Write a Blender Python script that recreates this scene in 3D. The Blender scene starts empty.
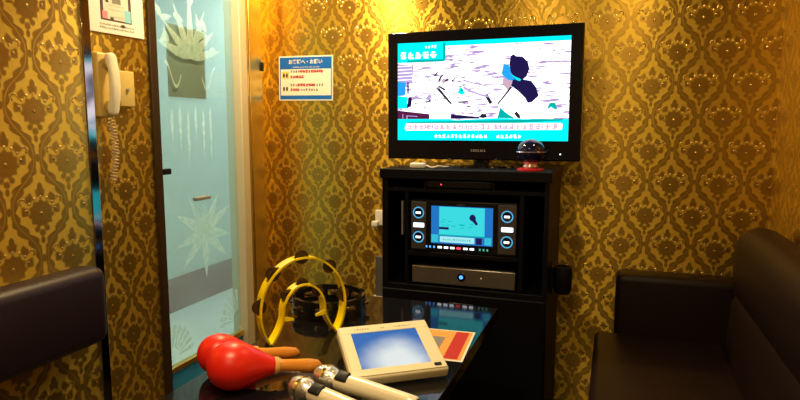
import bpy, bmesh, math, random
from mathutils import Vector, Matrix
PI = math.pi
R = math.radians
scene = bpy.context.scene
COL = scene.collection
random.seed(7)

# ------------------------------------------------------------------ shader maths
class S:
    """a float socket with operators that add Math nodes"""
    nt = None
    def __init__(s, k): s.k = k
    @staticmethod
    def op(o, *a):
        n = S.nt.nodes.new('ShaderNodeMath'); n.operation = o
        for i, x in enumerate(a):
            if isinstance(x, S):
                if isinstance(x.k, (int, float)): n.inputs[i].default_value = x.k
                else: S.nt.links.new(x.k, n.inputs[i])
            else: n.inputs[i].default_value = x
        return S(n.outputs[0])
    def __add__(s, o): return S.op('ADD', s, o)
    def __radd__(s, o): return S.op('ADD', o, s)
    def __sub__(s, o): return S.op('SUBTRACT', s, o)
    def __rsub__(s, o): return S.op('SUBTRACT', o, s)
    def __mul__(s, o): return S.op('MULTIPLY', s, o)
    def __rmul__(s, o): return S.op('MULTIPLY', o, s)
    def __truediv__(s, o): return S.op('DIVIDE', s, o)
def sabs(a): return S.op('ABSOLUTE', a)
def ssin(a): return S.op('SINE', a)
def scos(a): return S.op('COSINE', a)
def smin(a, b): return S.op('MINIMUM', a, b)
def smax(a, b): return S.op('MAXIMUM', a, b)
def sfrac(a): return S.op('FRACT', a)
def ssqrt(a): return S.op('SQRT', a)
def satan2(a, b): return S.op('ARCTAN2', a, b)
def slt(a, b): return S.op('LESS_THAN', a, b)
def smooth(a, lo, hi):
    n = S.nt.nodes.new('ShaderNodeMapRange'); n.interpolation_type = 'SMOOTHSTEP'; n.clamp = True
    S.nt.links.new(a.k, n.inputs[0]); n.inputs[1].default_value = lo; n.inputs[2].default_value = hi
    return S(n.outputs[0])
def inside(d, soft): return smooth(d, soft, -soft)     # 1 where d < 0
def mixf(f, a, b): return a * (1 - f) + b * f
def mixc(nt, f, a, b):
    n = nt.nodes.new('ShaderNodeMix'); n.data_type = 'RGBA'
    if isinstance(f, S): nt.links.new(f.k, n.inputs[0])
    elif isinstance(f, (int, float)): n.inputs[0].default_value = f
    else: nt.links.new(f, n.inputs[0])
    for i, c in ((6, a), (7, b)):
        if isinstance(c, tuple): n.inputs[i].default_value = (*c[:3], 1)
        else: nt.links.new(c, n.inputs[i])
    return n.outputs[2]

def newmat(name):
    m = bpy.data.materials.new(name); m.use_nodes = True
    nt = m.node_tree; nt.nodes.clear()
    out = nt.nodes.new('ShaderNodeOutputMaterial')
    return m, nt, out
def principled(nt, out, **kw):
    b = nt.nodes.new('ShaderNodeBsdfPrincipled'); nt.links.new(b.outputs[0], out.inputs[0])
    for k, v in kw.items():
        i = b.inputs[k]
        if isinstance(v, S): nt.links.new(v.k, i)
        elif isinstance(v, tuple): i.default_value = (*v[:3], 1) if len(i.default_value) == 4 else v
        elif isinstance(v, (int, float)): i.default_value = v
        else: nt.links.new(v, i)
    return b
def noise(nt, scale, detail=3, coord='Object', vec=None):
    n = nt.nodes.new('ShaderNodeTexNoise'); n.inputs['Scale'].default_value = scale; n.inputs['Detail'].default_value = detail
    if vec is None:
        tc = nt.nodes.new('ShaderNodeTexCoord'); vec = tc.outputs[coord]
    nt.links.new(vec, n.inputs['Vector'])
    return n
def bump(nt, b, h, strength, dist):
    n = nt.nodes.new('ShaderNodeBump'); n.inputs['Strength'].default_value = strength; n.inputs['Distance'].default_value = dist
    nt.links.new(h.k if isinstance(h, S) else h, n.inputs['Height']); nt.links.new(n.outputs[0], b.inputs['Normal'])

def simple(name, col, rough=.5, metal=0, var=.12, nscale=30, bmp=0, bscale=200, coat=0, spec=.5):
    """a plain surface with slight procedural variation"""
    m, nt, out = newmat(name)
    n = noise(nt, nscale)
    c = mixc(nt, n.outputs[0], tuple(x * (1 - var) for x in col), tuple(min(1, x * (1 + var)) for x in col))
    b = principled(nt, out, **{'Base Color': c, 'Roughness': rough, 'Metallic': metal, 'Coat Weight': coat, 'Specular IOR Level': spec})
    if bmp:
        k = noise(nt, bscale, 4); bump(nt, b, k.outputs[0], bmp, .001)
    return m
def glow(name, col, strength):
    m, nt, out = newmat(name)
    e = nt.nodes.new('ShaderNodeEmission'); e.inputs[0].default_value = (*col, 1); e.inputs[1].default_value = strength
    nt.links.new(e.outputs[0], out.inputs[0])
    return m

# ------------------------------------------------------------------ damask wallpaper
CW, CH = .19, .282
def wallpaper(name, axis, ou, ov):
    m, nt, out = newmat(name); S.nt = nt
    tc = nt.nodes.new('ShaderNodeTexCoord'); sp = nt.nodes.new('ShaderNodeSeparateXYZ'); nt.links.new(tc.outputs['Object'], sp.inputs[0])
    U = (S(sp.outputs[axis]) - ou) / CW; V = (S(sp.outputs[2]) - ov) / CH
    uA = sfrac(U + .5) - .5; vA = sfrac(V + .5) - .5
    uB = sfrac(U) - .5; vB = sfrac(V) - .5
    bnd = .25 + .200 * scos(2 * PI * vA) - .010 * scos(6 * PI * vA)
    inA = slt(sabs(uA), bnd)
    u = mixf(inA, uB, uA); v = mixf(inA, vB, vA)
    au = sabs(u)
    d = sabs(sabs(uA) - bnd) / (1 + .75 * sabs(ssin(2 * PI * vA)))                                   # distance to the ogee line, in cell widths
    scal = sabs(ssin(2 * PI * 4.5 * v + .4))                   # scalloped leaves along the line
    band = inside(d - (.030 + .036 * scal * smooth(scos(2 * PI * v), -.9, -.5)), .012)
    gap_ = inside(d - .006, .006)
    band = band * (1 - gap_ * .45)
    x = u * CW; y = v * CH + .010; ax = au * CW
    # central flower
    yy = y + .004
    r = ssqrt(x * x + yy * yy); th = satan2(x, yy)
    flower = inside(r - (.0375 + .0030 * scos(th * 11)), .004)
    vein = inside(sabs(r - .019) - .0014, .0016) * inside(sabs(scos(th * 5)) - .65, .2)
    # crown of leaves over it
    R2 = .0485 + .010 * scos(th)
    crown = inside(sabs(r - R2) - .0105, .004) * smooth(scos(th * 9), -.9, -.1) * smooth(scos(th), -.35, .0)
    tip = inside(ssqrt(x * x * 3.0 + (y - .068) * (y - .068)) - .015, .003)
    # trefoil hanging below
    l1 = inside(ssqrt(x * x + (y + .058) * (y + .058)) - .0095, .003)
    l2 = inside(ssqrt((ax - .015) * (ax - .015) + (y + .047) * (y + .047)) - .0085, .003)
    l3 = inside(ssqrt(x * x * 2.5 + (y + .078) * (y + .078)) - .010, .003)
    # curls on the shoulders of the frame
    rc = ssqrt((ax - .056) * (ax - .056) + (y - .032) * (y - .032)); tcu = satan2(y - .032, ax - .056)
    curl = inside(sabs(rc - .0085) - .0030, .002) * inside(tcu * -1.0 - 1.2, .3)
    # small knot where the lines meet
    knot = inside(ssqrt(uA * uA * (CW * CW) * 2.2 + (sabs(vA) - .5) * (sabs(vA) - .5) * (CH * CH)) - .011, .002)
    knot2 = inside(ssqrt(uB * uB * (CW * CW) * 2.2 + (sabs(vB) - .5) * (sabs(vB) - .5) * (CH * CH)) - .011, .002)
    pat = smax(smax(smax(flower, crown), smax(tip, l1)), smax(smax(l2, l3), smax(band, smax(curl, smax(knot, knot2)))))
    # raised beads round the crown
    ph = S.op('FLOORED_MODULO', th + PI / 14, PI / 7) - PI / 14
    rb = ssqrt((r - .046) * (r - .046) + (ph * .046) * (ph * .046))
    bead = inside(rb - .0034, .0018) * smooth(scos(th), -.05, .2)
    bead = smax(bead, inside(r - .0036, .0018))
    bead = smax(bead, inside(sabs(rc - .0085) - .0012, .0012) * inside(tcu * -1.0 - .9, .3) * .8)
    n = noise(nt, 3.0, 2, vec=tc.outputs['Object'])
    fine = noise(nt, 700, 2, vec=tc.outputs['Object'])
    ground = mixc(nt, n.outputs[0], WP['g0'], WP['g1'])
    c = mixc(nt, pat * WP['pa'], ground, WP['dark'])
    c = mixc(nt, vein * .3, c, ground)
    c = mixc(nt, bead * .85, c, WP['bead'])
    rough = mixf(pat, S(float(WP['rg'])), S(float(WP['rp']))) if False else (WP['rg'] + pat * (WP['rp'] - WP['rg'])) - bead * .16
    b = principled(nt, out, **{'Base Color': c, 'Metallic': WP['metal'], 'Roughness': rough, 'Anisotropic': WP['an'], 'Anisotropic Rotation': .25})
    h = pat * .35 + bead * 2.2 + S(fine.outputs[0]) * .10
    bump(nt, b, h, WP['bs'], .0016)
    return m
WP = dict(g0=(.72, .45, .050), g1=(.88, .60, .08), dark=(.46, .26, .045), bead=(1.0, .80, .34),
          rg=.45, rp=.30, metal=.9, an=.8, bs=.38, pa=.86)

# ------------------------------------------------------------------ mesh building
class MB:
    def __init__(s): s.bm = bmesh.new()
    def _new(s, fn, mat):
        a = set(s.bm.faces); r = fn()
        for f in s.bm.faces:
            if f not in a: f.material_index = mat
        return r
    def box(s, lo, hi, mat=0, M=None):
        lo = Vector(lo); hi = Vector(hi); c = (lo + hi) / 2; d = hi - lo
        T = Matrix.Translation(c) @ Matrix.Diagonal((d.x, d.y, d.z, 1))
        if M is not None: T = M @ T
        bmesh.ops
        s._new(lambda: bmesh.ops.create_cube(s.bm, size=1, matrix=T), mat); return s
    def rbox(s, lo, hi, bev, seg=3, mat=0, M=None):
        t = bmesh.new(); lo = Vector(lo); hi = Vector(hi); c = (lo + hi) / 2; d = hi - lo
        bmesh.ops.create_cube(t, size=1, matrix=Matrix.Translation(c) @ Matrix.Diagonal((d.x, d.y, d.z, 1)))
        bmesh.ops.bevel(t, geom=list(t.edges), offset=bev, segments=seg, profile=.5, affect='EDGES')
        s.merge(t, mat, M); return s
    def merge(s, t, mat=None, M=None):
        vm = {}
        for v in t.verts: vm[v] = s.bm.verts.new(M @ v.co if M is not None else v.co)
        for f in t.faces:
            try:
                g = s.bm.faces.new([vm[v] for v in f.verts]); g.material_index = f.material_index if mat is None else mat
            except ValueError: pass
        t.free(); return s
    def sweep(s, rings, mat=0, closed=False, caps=True):
        """rings: list of equal-length loops of points"""
        V = [[s.bm.verts.new(p) for p in ring] for ring in rings]
        n = len(V[0]); k = len(V)
        for i in range(k if closed else k - 1):
            A, B = V[i], V[(i + 1) % k]
            for j in range(n):
                f = s.bm.faces.new((A[j], A[(j + 1) % n], B[(j + 1) % n], B[j])); f.material_index = mat
        if caps and not closed:
            for ring in (V[0][::-1], V[-1]):
                f = s.bm.faces.new(ring); f.material_index = mat
        return s
    def tube(s, pts, r, seg=8, mat=0, closed=False, caps=True):
        pts = [Vector(p) for p in pts]; n = len(pts); rings = []
        N = None
        for i, p in enumerate(pts):
            a = pts[i - 1] if (i or closed) else p; b = pts[(i + 1) % n] if (i < n - 1 or closed) else p
            t = (b - a).normalized()
            if N is None: N = t.orthogonal().normalized()
            N = (N - t * N.dot(t)).normalized(); B = t.cross(N)
            rr = r[i] if isinstance(r, (list, tuple)) else r
            rings.append([p + (N * math.cos(2 * PI * j / seg) + B * math.sin(2 * PI * j / seg)) * rr for j in range(seg)])
        return s.sweep(rings, mat, closed, caps)
    def cyl(s, p0, p1, r0, r1=None, seg=24, mat=0): return s.tube([p0, p1], [r0, r0 if r1 is None else r1], seg, mat)
    def lathe(s, prof, M=None, seg=32, mat=0):
        """prof: (radius, height) from bottom to top, about local Z"""
        M = M or Matrix()
        rings = [[M @ Vector((max(r, 1e-4) * math.cos(2 * PI * j / seg), max(r, 1e-4) * math.sin(2 * PI * j / seg), z)) for j in range(seg)] for r, z in prof]
        return s.sweep(rings, mat)
    def prism(s, poly, M, depth, mat=0):
        """poly in local XY, extruded along local +Z"""
        a = [M @ Vector((x, y, 0)) for x, y in poly]; b = [M @ Vector((x, y, depth)) for x, y in poly]
        return s.sweep([a, b], mat)
    def build(s, name, mats, parent=None, smooth=False, bevel=0, bseg=2, kind=None, sub=0):
        bmesh.ops.recalc_face_normals(s.bm, faces=list(s.bm.faces))
        me = bpy.data.meshes.new(name); s.bm.to_mesh(me); s.bm.free()
        for m in (mats if isinstance(mats, (list, tuple)) else [mats]): me.materials.append(m)
        o = bpy.data.objects.new(name, me); COL.objects.link(o)
        if parent is not None:
            o.parent = parent
            if parent.type == 'EMPTY': o.matrix_parent_inverse = Matrix.Translation(parent.location).inverted()
        if bevel:
            k = o.modifiers.new('bevel', 'BEVEL'); k.width = bevel; k.segments = bseg; k.limit_method = 'ANGLE'; k.angle_limit = R(40)
        if sub:
            k = o.modifiers.new('sub', 'SUBSURF'); k.levels = sub; k.render_levels = sub
        if smooth or bevel:
            for p in me.polygons: p.use_smooth = True
            if not sub:
                try: me.set_sharp_from_angle(angle=R(38))
                except Exception: pass
        if kind: o['kind'] = kind
        return o
def thing(name, label, cat, loc, group=None):
    o = bpy.data.objects.new(name, None); COL.objects.link(o); o.location = loc; o.empty_display_size = .05
    o['label'] = label; o['category'] = cat
    if group: o['group'] = group
    return o
def tag(o, label, cat, group=None):
    o['label'] = label; o['category'] = cat
    if group: o['group'] = group
    return o
def frame(origin, X, Y):
    """matrix with local X, Y along the given world directions"""
    X = Vector(X).normalized(); Y = Vector(Y); Y = (Y - X * Y.dot(X)).normalized(); Z = X.cross(Y)
    M = Matrix((X, Y, Z)).transposed().to_4x4(); M.translation = Vector(origin); return M
def text_bm(txt, size, align='CENTER', bold=0):
    cu = bpy.data.curves.new('t', 'FONT'); cu.body = txt; cu.size = size; cu.align_x = align; cu.align_y = 'CENTER'; cu.offset = bold; cu.resolution_u = 3
    o = bpy.data.objects.new('t', cu); COL.objects.link(o)
    dg = bpy.context.evaluated_depsgraph_get(); dg.update()
    me = bpy.data.meshes.new_from_object(o.evaluated_get(dg))
    t = bmesh.new(); t.from_mesh(me)
    bpy.data.objects.remove(o); bpy.data.curves.remove(cu); bpy.data.meshes.remove(me)
    return t
def glyphs(mb, M, x0, x1, yc, h, mat, rnd, aspect=.95, gap=.18, z=.0):
    """a line of writing too small to read: dense strokes like tiny characters"""
    x = x0; w = h * aspect
    while x + w <= x1 + 1e-6:
        st = h * .17
        for k in range(rnd.randint(2, 3)):
            yy = yc - h / 2 + h * (k + rnd.random() * .5) / 3
            a = x + rnd.random() * w * .3; b = x + w * (.7 + .3 * rnd.random())
            mb.prism([(a, yy), (b, yy), (b, yy + st), (a, yy + st)], M @ Matrix.Translation((0, 0, z)), .0001, mat)
        for k in range(rnd.randint(1, 2)):
            xx = x + w * (.15 + .55 * rnd.random())
            a = yc - h / 2 * (.5 + .5 * rnd.random()); b = yc + h / 2 * (.5 + .5 * rnd.random())
            mb.prism([(xx, a), (xx + st, a), (xx + st, b), (xx, b)], M @ Matrix.Translation((0, 0, z)), .0001, mat)
        x += w * (1 + gap)

# ------------------------------------------------------------------ materials
M_back = wallpaper('damask_back', 0, .05, 1.065)
M_left = wallpaper('damask_left', 1, 1.327, 1.217)
M_phone = wallpaper('damask_door_side', 1, 1.896, 1.212)
M_right = wallpaper('damask_right', 1, 2.72, 1.065)
M_black = simple('black_laminate', (.0035, .0035, .006), .45, 0, .2, spec=.15)
M_blackgloss = simple('black_gloss', (.006, .006, .009), .07, 0, .1)
M_table = simple('black_table_gloss', (.006, .006, .008), .075, 0, .1, spec=.35)
M_blackplastic = simple('black_plastic', (.006, .006, .008), .38, spec=.25)
M_trim = simple('dark_mirror_trim', (.36, .33, .34), .09, 1, .06)
M_leather = simple('dark_leather', (.013, .006, .005), .50, 0, .18, 6, .35, 260, spec=.2)
M_leather2 = simple('plum_leather', (.016, .008, .015), .45, 0, .18, 6, .35, 260, spec=.35)
M_cream = simple('cream_painted_metal', (.62, .53, .36), .35, 0, .05)
M_brass = simple('yellow_brass_trim', (.75, .52, .14), .25, .9, .08)
M_darkwood = simple('dark_brown_post', (.035, .018, .008), .3)
M_floor = simple('dark_floor', (.018, .013, .011), .35, 0, .3, 12)
M_ceil = simple('dark_ceiling', (.10, .075, .05), .8)
M_white = simple('white_plastic', (.78, .76, .72), .4, 0, .03)
M_ivory = simple('ivory_plastic', (.85, .80, .60), .38, 0, .04)
M_ivory2 = simple('yellowed_plastic', (.62, .46, .14), .4, 0, .04)
M_grey = simple('grey_plastic', (.25, .24, .23), .45)
M_duct = simple('smoky_grey_plastic', (.09, .08, .075), .5)
M_silver = simple('brushed_silver', (.42, .39, .38), .35, .9, .1, 60)
M_chrome = simple('chrome', (.7, .68, .64), .18, 1, .05)
M_bronze = simple('dark_bronze_jingle', (.10, .065, .03), .3, .7, .2)
M_yellow = simple('yellow_plastic', (.98, .76, .006), .3, 0, .04, coat=.3)
M_red = simple('red_leather_shell', (.78, .016, .010), .36, 0, .10, 14, .15, 90)
M_wood = simple('orange_varnished_wood', (.72, .27, .035), .25, 0, .18, 18, coat=.4)
M_tablet = simple('champagne_plastic', (.78, .72, .54), .38, 0, .04)
M_micbody = simple('pale_gold_mic_paint', (.84, .78, .62), .28, .15, .04)
M_paper = simple('white_paper', (.82, .80, .74), .55, 0, .03)
M_orange = simple('orange_print', (.80, .34, .07), .75, 0, .05)
M_redprint = simple('red_print', (.46, .014, .008), .8, 0, .05)
M_greyprint = simple('grey_print', (.22, .20, .17), .5, 0, .5, 120)
M_blueprint = simple('blue_print', (.003, .13, .62), .4, 0, .04)
M_redink = simple('red_ink', (.75, .03, .06), .5, 0, .03)
M_darkink = simple('dark_ink', (.08, .05, .06), .5)
M_yellowink = simple('yellow_ink', (.82, .62, .12), .5, 0, .03)
M_pinkink = simple('pink_ink', (.75, .25, .30), .5)
M_bluelight = simple('light_blue_ink', (.25, .60, .78), .5)
E_white = glow('screen_white', (.96, .93, 1.0), 2.3)
E_cyan = glow('screen_cyan', (.0, .80, .86), 1.35)
E_teal = glow('screen_teal', (.0, .55, .50), .9)
E_navy = glow('screen_navy', (.035, .02, .16), .5)
E_blue = glow('screen_blue', (.02, .35, .95), 1.2)
E_lilac = glow('screen_lilac', (.55, .42, .80), 1.0)
E_dark = glow('screen_dark', (.06, .05, .09), .4)
E_pink = glow('screen_pink', (1.0, .45, .58), 1.1)
E_maroon = glow('screen_maroon', (.16, .02, .10), .7)
E_skin = glow('screen_skin', (.75, .50, .62), .9)
E_led = glow('led_white', (.85, .9, 1.0), 2.2)
E_ledblue = glow('led_blue', (.08, .35, 1.0), 2.0)
E_ring = glow('led_ring', (.10, .50, .85), 1.0)
E_ledred = glow('led_red', (1.0, .06, .10), 1.6)
E_ledgreen = glow('led_green', (.1, .7, .5), .8)

def mat_brick():
    """the pale brick wall shown on the television: white with thin violet streaks"""
    m, nt, out = newmat('screen_brick'); S.nt = nt
    tc = nt.nodes.new('ShaderNodeTexCoord'); mp = nt.nodes.new('ShaderNodeMapping'); nt.links.new(tc.outputs['Object'], mp.inputs[0])
    mp.inputs['Scale'].default_value = (18, 1, 130); mp.inputs['Rotation'].default_value = (0, R(-3), 0)
    n = noise(nt, 1.0, 2, vec=mp.outputs[0])
    f = smooth(S(n.outputs[0]), .55, .64)
    mp2 = nt.nodes.new('ShaderNodeMapping'); nt.links.new(tc.outputs['Object'], mp2.inputs[0]); mp2.inputs['Scale'].default_value = (60, 1, 200)
    n2 = noise(nt, 1.0, 1, vec=mp2.outputs[0])
    g = smooth(S(n2.outputs[0]), .62, .7) * .5
    c = mixc(nt, smax(f, g), (.97, .95, 1.0), (.24, .16, .32))
    e = nt.nodes.new('ShaderNodeEmission'); nt.links.new(c, e.inputs[0]); e.inputs[1].default_value = 2.1
    nt.links.new(e.outputs[0], out.inputs[0]); return m
E_brick = mat_brick()
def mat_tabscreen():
    """remote screen: lamp reflection painted in as a blue to white glow, under glossy glass"""
    m, nt, out = newmat('tablet_reflection'); S.nt = nt
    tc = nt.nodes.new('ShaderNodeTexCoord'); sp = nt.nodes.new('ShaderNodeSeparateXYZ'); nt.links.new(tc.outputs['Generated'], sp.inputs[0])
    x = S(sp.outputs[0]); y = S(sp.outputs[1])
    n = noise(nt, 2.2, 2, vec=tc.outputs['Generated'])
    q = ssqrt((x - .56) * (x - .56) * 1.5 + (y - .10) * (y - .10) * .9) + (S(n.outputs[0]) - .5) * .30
    c = mixc(nt, smooth(q, .82, .20), (.035, .16, .48), (.80, .86, .84))  # white patch is the reflected lamp, put into the emission colour
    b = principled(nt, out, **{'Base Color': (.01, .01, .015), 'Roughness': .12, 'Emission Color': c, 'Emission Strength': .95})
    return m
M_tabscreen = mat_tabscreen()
def mat_glass():
    m, nt, out = newmat('frosted_aqua_glass'); S.nt = nt
    tr = nt.nodes.new('ShaderNodeBsdfTransparent'); tr.inputs[0].default_value = (.88, .97, .94, 1)
    tl = nt.nodes.new('ShaderNodeBsdfTranslucent'); tl.inputs[0].default_value = (.66, .93, .88, 1)
    gl = nt.nodes.new('ShaderNodeBsdfGlossy'); gl.inputs['Roughness'].default_value = .06
    mx = nt.nodes.new('ShaderNodeMixShader'); nt.links.new(tr.outputs[0], mx.inputs[1]); nt.links.new(tl.outputs[0], mx.inputs[2])
    n = noise(nt, 5, 3); f = .10 + S(n.outputs[0]) * .14
    nt.links.new(f.k, mx.inputs[0])
    fr = nt.nodes.new('ShaderNodeFresnel'); fr.inputs[0].default_value = 1.5
    ge = nt.nodes.new('ShaderNodeNewGeometry'); frs = S(fr.outputs[0]) * (1 - S(ge.outputs['Backfacing']))
    m2 = nt.nodes.new('ShaderNodeMixShader'); nt.links.new(frs.k, m2.inputs[0]); nt.links.new(mx.outputs[0], m2.inputs[1]); nt.links.new(gl.outputs[0], m2.inputs[2])
    nt.links.new(m2.outputs[0], out.inputs[0]); return m
M_glass = mat_glass()
def mat_etch():
    m, nt, out = newmat('white_etching'); S.nt = nt
    tl = nt.nodes.new('ShaderNodeBsdfTranslucent'); tl.inputs[0].default_value = (.85, .98, .95, 1)
    tr = nt.nodes.new('ShaderNodeBsdfTransparent'); df = nt.nodes.new('ShaderNodeBsdfDiffuse'); df.inputs[0].default_value = (.8, .95, .92, 1)
    n = noise(nt, 40, 2)
    a = nt.nodes.new('ShaderNodeMixShader'); a.inputs[0].default_value = .25; nt.links.new(tl.outputs[0], a.inputs[1]); nt.links.new(df.outputs[0], a.inputs[2])
    ff = smooth(S(n.outputs[0]), .0, 1.0) * .30 + .36; b = nt.nodes.new('ShaderNodeMixShader'); nt.links.new(ff.k, b.inputs[0]); nt.links.new(a.outputs[0], b.inputs[1]); nt.links.new(tr.outputs[0], b.inputs[2])
    nt.links.new(b.outputs[0], out.inputs[0]); return m
M_etch = mat_etch()
M_corwall = simple('corridor_wall', (.66, .70, .66), .6, 0, .06, 4)
M_corbase = simple('corridor_brown_base', (.30, .055, .045), .5, 0, .1)
M_corfloor = simple('corridor_pale_floor', (.75, .78, .76), .35, 0, .06, 5)
def mat_film():
    m, nt, out = newmat('teal_door_film'); S.nt = nt
    tl = nt.nodes.new('ShaderNodeBsdfTranslucent'); tl.inputs[0].default_value = (.12, .55, .70, 1)
    df = nt.nodes.new('ShaderNodeBsdfDiffuse'); n = noise(nt, 9, 3); nt.links.new(mixc(nt, n.outputs[0], (.05, .20, .28), (.10, .32, .40)), df.inputs[0])
    a = nt.nodes.new('ShaderNodeMixShader'); a.inputs[0].default_value = .5; nt.links.new(tl.outputs[0], a.inputs[1]); nt.links.new(df.outputs[0], a.inputs[2])
    nt.links.new(a.outputs[0], out.inputs[0]); return m
M_lowfilm = mat_film()

# ------------------------------------------------------------------ the room
XL, XP, XR, YB, YF, ZC = -1.75, -1.50, .625, 2.85, -1.3, 2.4
MB().box((XL - .1, YF - .1, -.1), (XR + .1, YB + .1, 0)).build('floor', M_floor, kind='structure')
MB().box((XL - .1, YF - .1, ZC), (XR + .1, YB + .1, ZC + .1)).build('ceiling', M_ceil, kind='structure')
MB().box((XL - .1, YB, 0), (XR + .1, YB + .1, ZC)).build('wall_back', M_back, kind='structure')
MB().box((XR, YF, 0), (XR + .1, YB, ZC)).build('wall_right', M_right, kind='structure')
MB().box((XL - .1, YF - .1, 0), (XR + .1, YF, ZC)).build('wall_front', M_ceil, kind='structure')
MB().box((XL - .1, YF, 0), (XP, 1.405, ZC)).build('wall_left', M_left, kind='structure')
w = MB().box((XL - .1, 1.405, 0), (XL, 1.955, ZC)).box((XL - .1, 2.755, 0), (XL, YB, ZC)).box((XL - .1, 1.955, 2.08), (XL, 2.755, ZC))
w.build('wall_left_door_side', M_phone, kind='structure')
MB().box((XL, 1.405, 0), (XP + .003, 1.437, ZC)).build('trim_1', M_trim, kind='structure', bevel=.002)

# door in the left wall: dark post, frosted pane, cream frame
D0, D1 = 1.995, 2.555
door = MB().box((XL - .075, 1.955, 0), (XL + .012, 1.995, 2.08)).build('door_1', M_darkwood, kind='structure', bevel=.003)
MB().box((XL - .07, 2.553, 0), (XL + .02, 2.612, 2.08)).build('door_frame', M_cream, door, bevel=.004)
MB().box((XL - .06, 2.616, 0), (XL + .012, 2.640, 2.08)).box((XL - .06, 2.644, 0), (XL + .015, 2.755, 2.08)).build('door_jamb', M_brass, door, bevel=.004)
MB().box((XL - .07, 1.995, 2.04), (XL + .02, 2.612, 2.08)).build('door_header', M_cream, door, bevel=.003)
MB().box((XL - .030, D0, .262), (XL - .022, D1, 2.04)).build('glass_pane', M_glass, door)
MB().box((XL - .04, D0, .236), (XL - .008, D1, .262)).build('mid_rail', M_brass, door, bevel=.003)
MB().box((XL - .034, D0, .012), (XL - .016, D1, .236)).build('kick_panel', M_lowfilm, door, bevel=.002)
et = MB(); EX = XL - .0215
EM = frame((EX, 0, 0), (0, 1, 0), (0, 0, 1))                # local X = room depth, local Y = up, Z = into the room
def leaf(cx, cy, ang, L, W, notch=.0):
    pts = []; n = 9
    for i in range(n + 1):
        t = i / n; pts.append((L * t, W * math.sin(PI * t ** .75) * (1 - .3 * t)))
    for i in range(n - 1, 0, -1):
        t = i / n; pts.append((L * t, -W * math.sin(PI * t ** .75) * (1 - .3 * t)))
    ca, sa = math.cos(ang), math.sin(ang)
    et.prism([(cx + ca * x - sa * y, cy + sa * x + ca * y) for x, y in pts], EM, .0006)
def shell(cx, cy, a0, a1, r0, r1, n):
    for i in range(n):
        b0 = a0 + (a1 - a0) * (i + .12) / n; b1 = a0 + (a1 - a0) * (i + .82) / n; bm_ = (b0 + b1) / 2
        et.prism([(cx + r0 * math.cos(b0), cy + r0 * math.sin(b0)), (cx + r1 * .93 * math.cos(b0), cy + r1 * .93 * math.sin(b0)),
                  (cx + r1 * math.cos(bm_), cy + r1 * math.sin(bm_)), (cx + r1 * .93 * math.cos(b1), cy + r1 * .93 * math.sin(b1)),
                  (cx + r0 * math.cos(b1), cy + r0 * math.sin(b1))], EM, .0006)
# the star-shaped plant low on the pane
for a, L in ((90, .19), (58, .20), (122, .20), (28, .22), (152, .22), (-12, .20), (192, .20), (270, .22), (-42, .22), (222, .22)):
    leaf(2.29, .82, R(a), L, .026)
# the spiky plant above
for a, L in ((90, .30), (65, .25), (115, .25), (40, .22), (140, .22), (15, .22), (165, .22)):
    leaf(2.24, 1.60, R(a), L, .022)
for k in range(6):
    leaf(2.10 + .052 * k, 1.38 + .02 * (k % 2), R(270), .16 + .05 * (k % 3), .010)
for k in range(14):
    leaf(2.03 + .47 * random.random(), 1.62 + .25 * random.random(), random.random() * 6.28, .07, .016)
for s_ in (-1, 1):                                           # scrolls either side of it
    pts = [(2.24 + s_ * (.07 + .10 * t), 1.53 - .05 * math.sin(t * 5)) for t in [i / 12 for i in range(13)]]
    et.prism(pts + [(x, y - .014) for x, y in pts[::-1]], EM, .0006)
shell(2.03, .30, R(0), R(100), .05, .15, 7)
shell(2.53, .33, R(90), R(185), .05, .16, 7)
et.build('etching', M_etch, door)
MB().box((XL - .020, 2.00, 1.105), (XL + .012, 2.045, 1.130)).build('latch', M_blackplastic, door, bevel=.003)
MB().rbox((XL - .021, 2.21, .972), (XL + .004, 2.31, .988), .004).build('short_bar', M_grey, door)  # short grey bar for a dark dash at mid-pane
MB().box((XL - .012, 2.735, 1.59), (XL + .022, 2.762, 1.635)).build('hinge', M_blackplastic, door, bevel=.003)

# corridor behind the glass
MB().box((-3.0, .6, 0), (-2.9, 6.2, ZC)).build('wall_corridor', M_corwall, kind='structure')
MB().box((-3.0, 6.2, 0), (XL - .1, 6.3, ZC)).build('wall_corridor_end', M_corwall, kind='structure')
MB().box((-3.0, .5, 0), (XL - .1, .6, ZC)).build('wall_corridor_near', M_corwall, kind='structure')
MB().box((XL - .1, YB + .1, 0), (XL, 6.3, ZC)).build('wall_corridor_side', M_corwall, kind='structure')
MB().box((-3.0, .5, -.1), (XL - .1, 6.3, 0)).build('floor_corridor', M_corfloor, kind='structure')
MB().box((-3.0, .5, ZC), (XL - .1, 6.3, ZC + .1)).build('ceiling_corridor', M_ceil, kind='structure')
MB().box((-2.9, .6, 0), (-2.885, 6.2, .24)).build('baseboard_corridor', M_corbase, kind='structure')

# ------------------------------------------------------------------ rack cabinet
CX0, CX1, CY0, CY1 = -.893, -.218, 2.30, 2.80
cab = thing('rack_cabinet', 'tall black karaoke rack cabinet with open bays against the gold back wall', 'cabinet', (-.555, 2.55, 0))
MB().box((CX0 - .008, CY0 - .008, 1.093), (CX1 + .008, CY1, 1.133)).build('top_panel', M_black, cab, bevel=.003)
for lo, hi in (((CX0, CY0, .0), (CX0 + .024, CY1, 1.093)), ((CX1 - .018, CY0, .0), (CX1, CY1, 1.093))): MB().box(lo, hi).build('side_panel', M_black, cab, bevel=.0015)
MB().box((CX0 + .024, CY1 - .02, .0), (CX1 - .018, CY1, 1.093)).build('back_panel', M_black, cab)
for lo, hi in (((-.795, CY0 + .004, .6555), (-.780, CY1 - .021, 1.0395)), ((-.330, CY0 + .004, .6555), (-.312, CY1 - .021, 1.0395))): MB().box(lo, hi).build('divider', M_black, cab, bevel=.0015)
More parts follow.
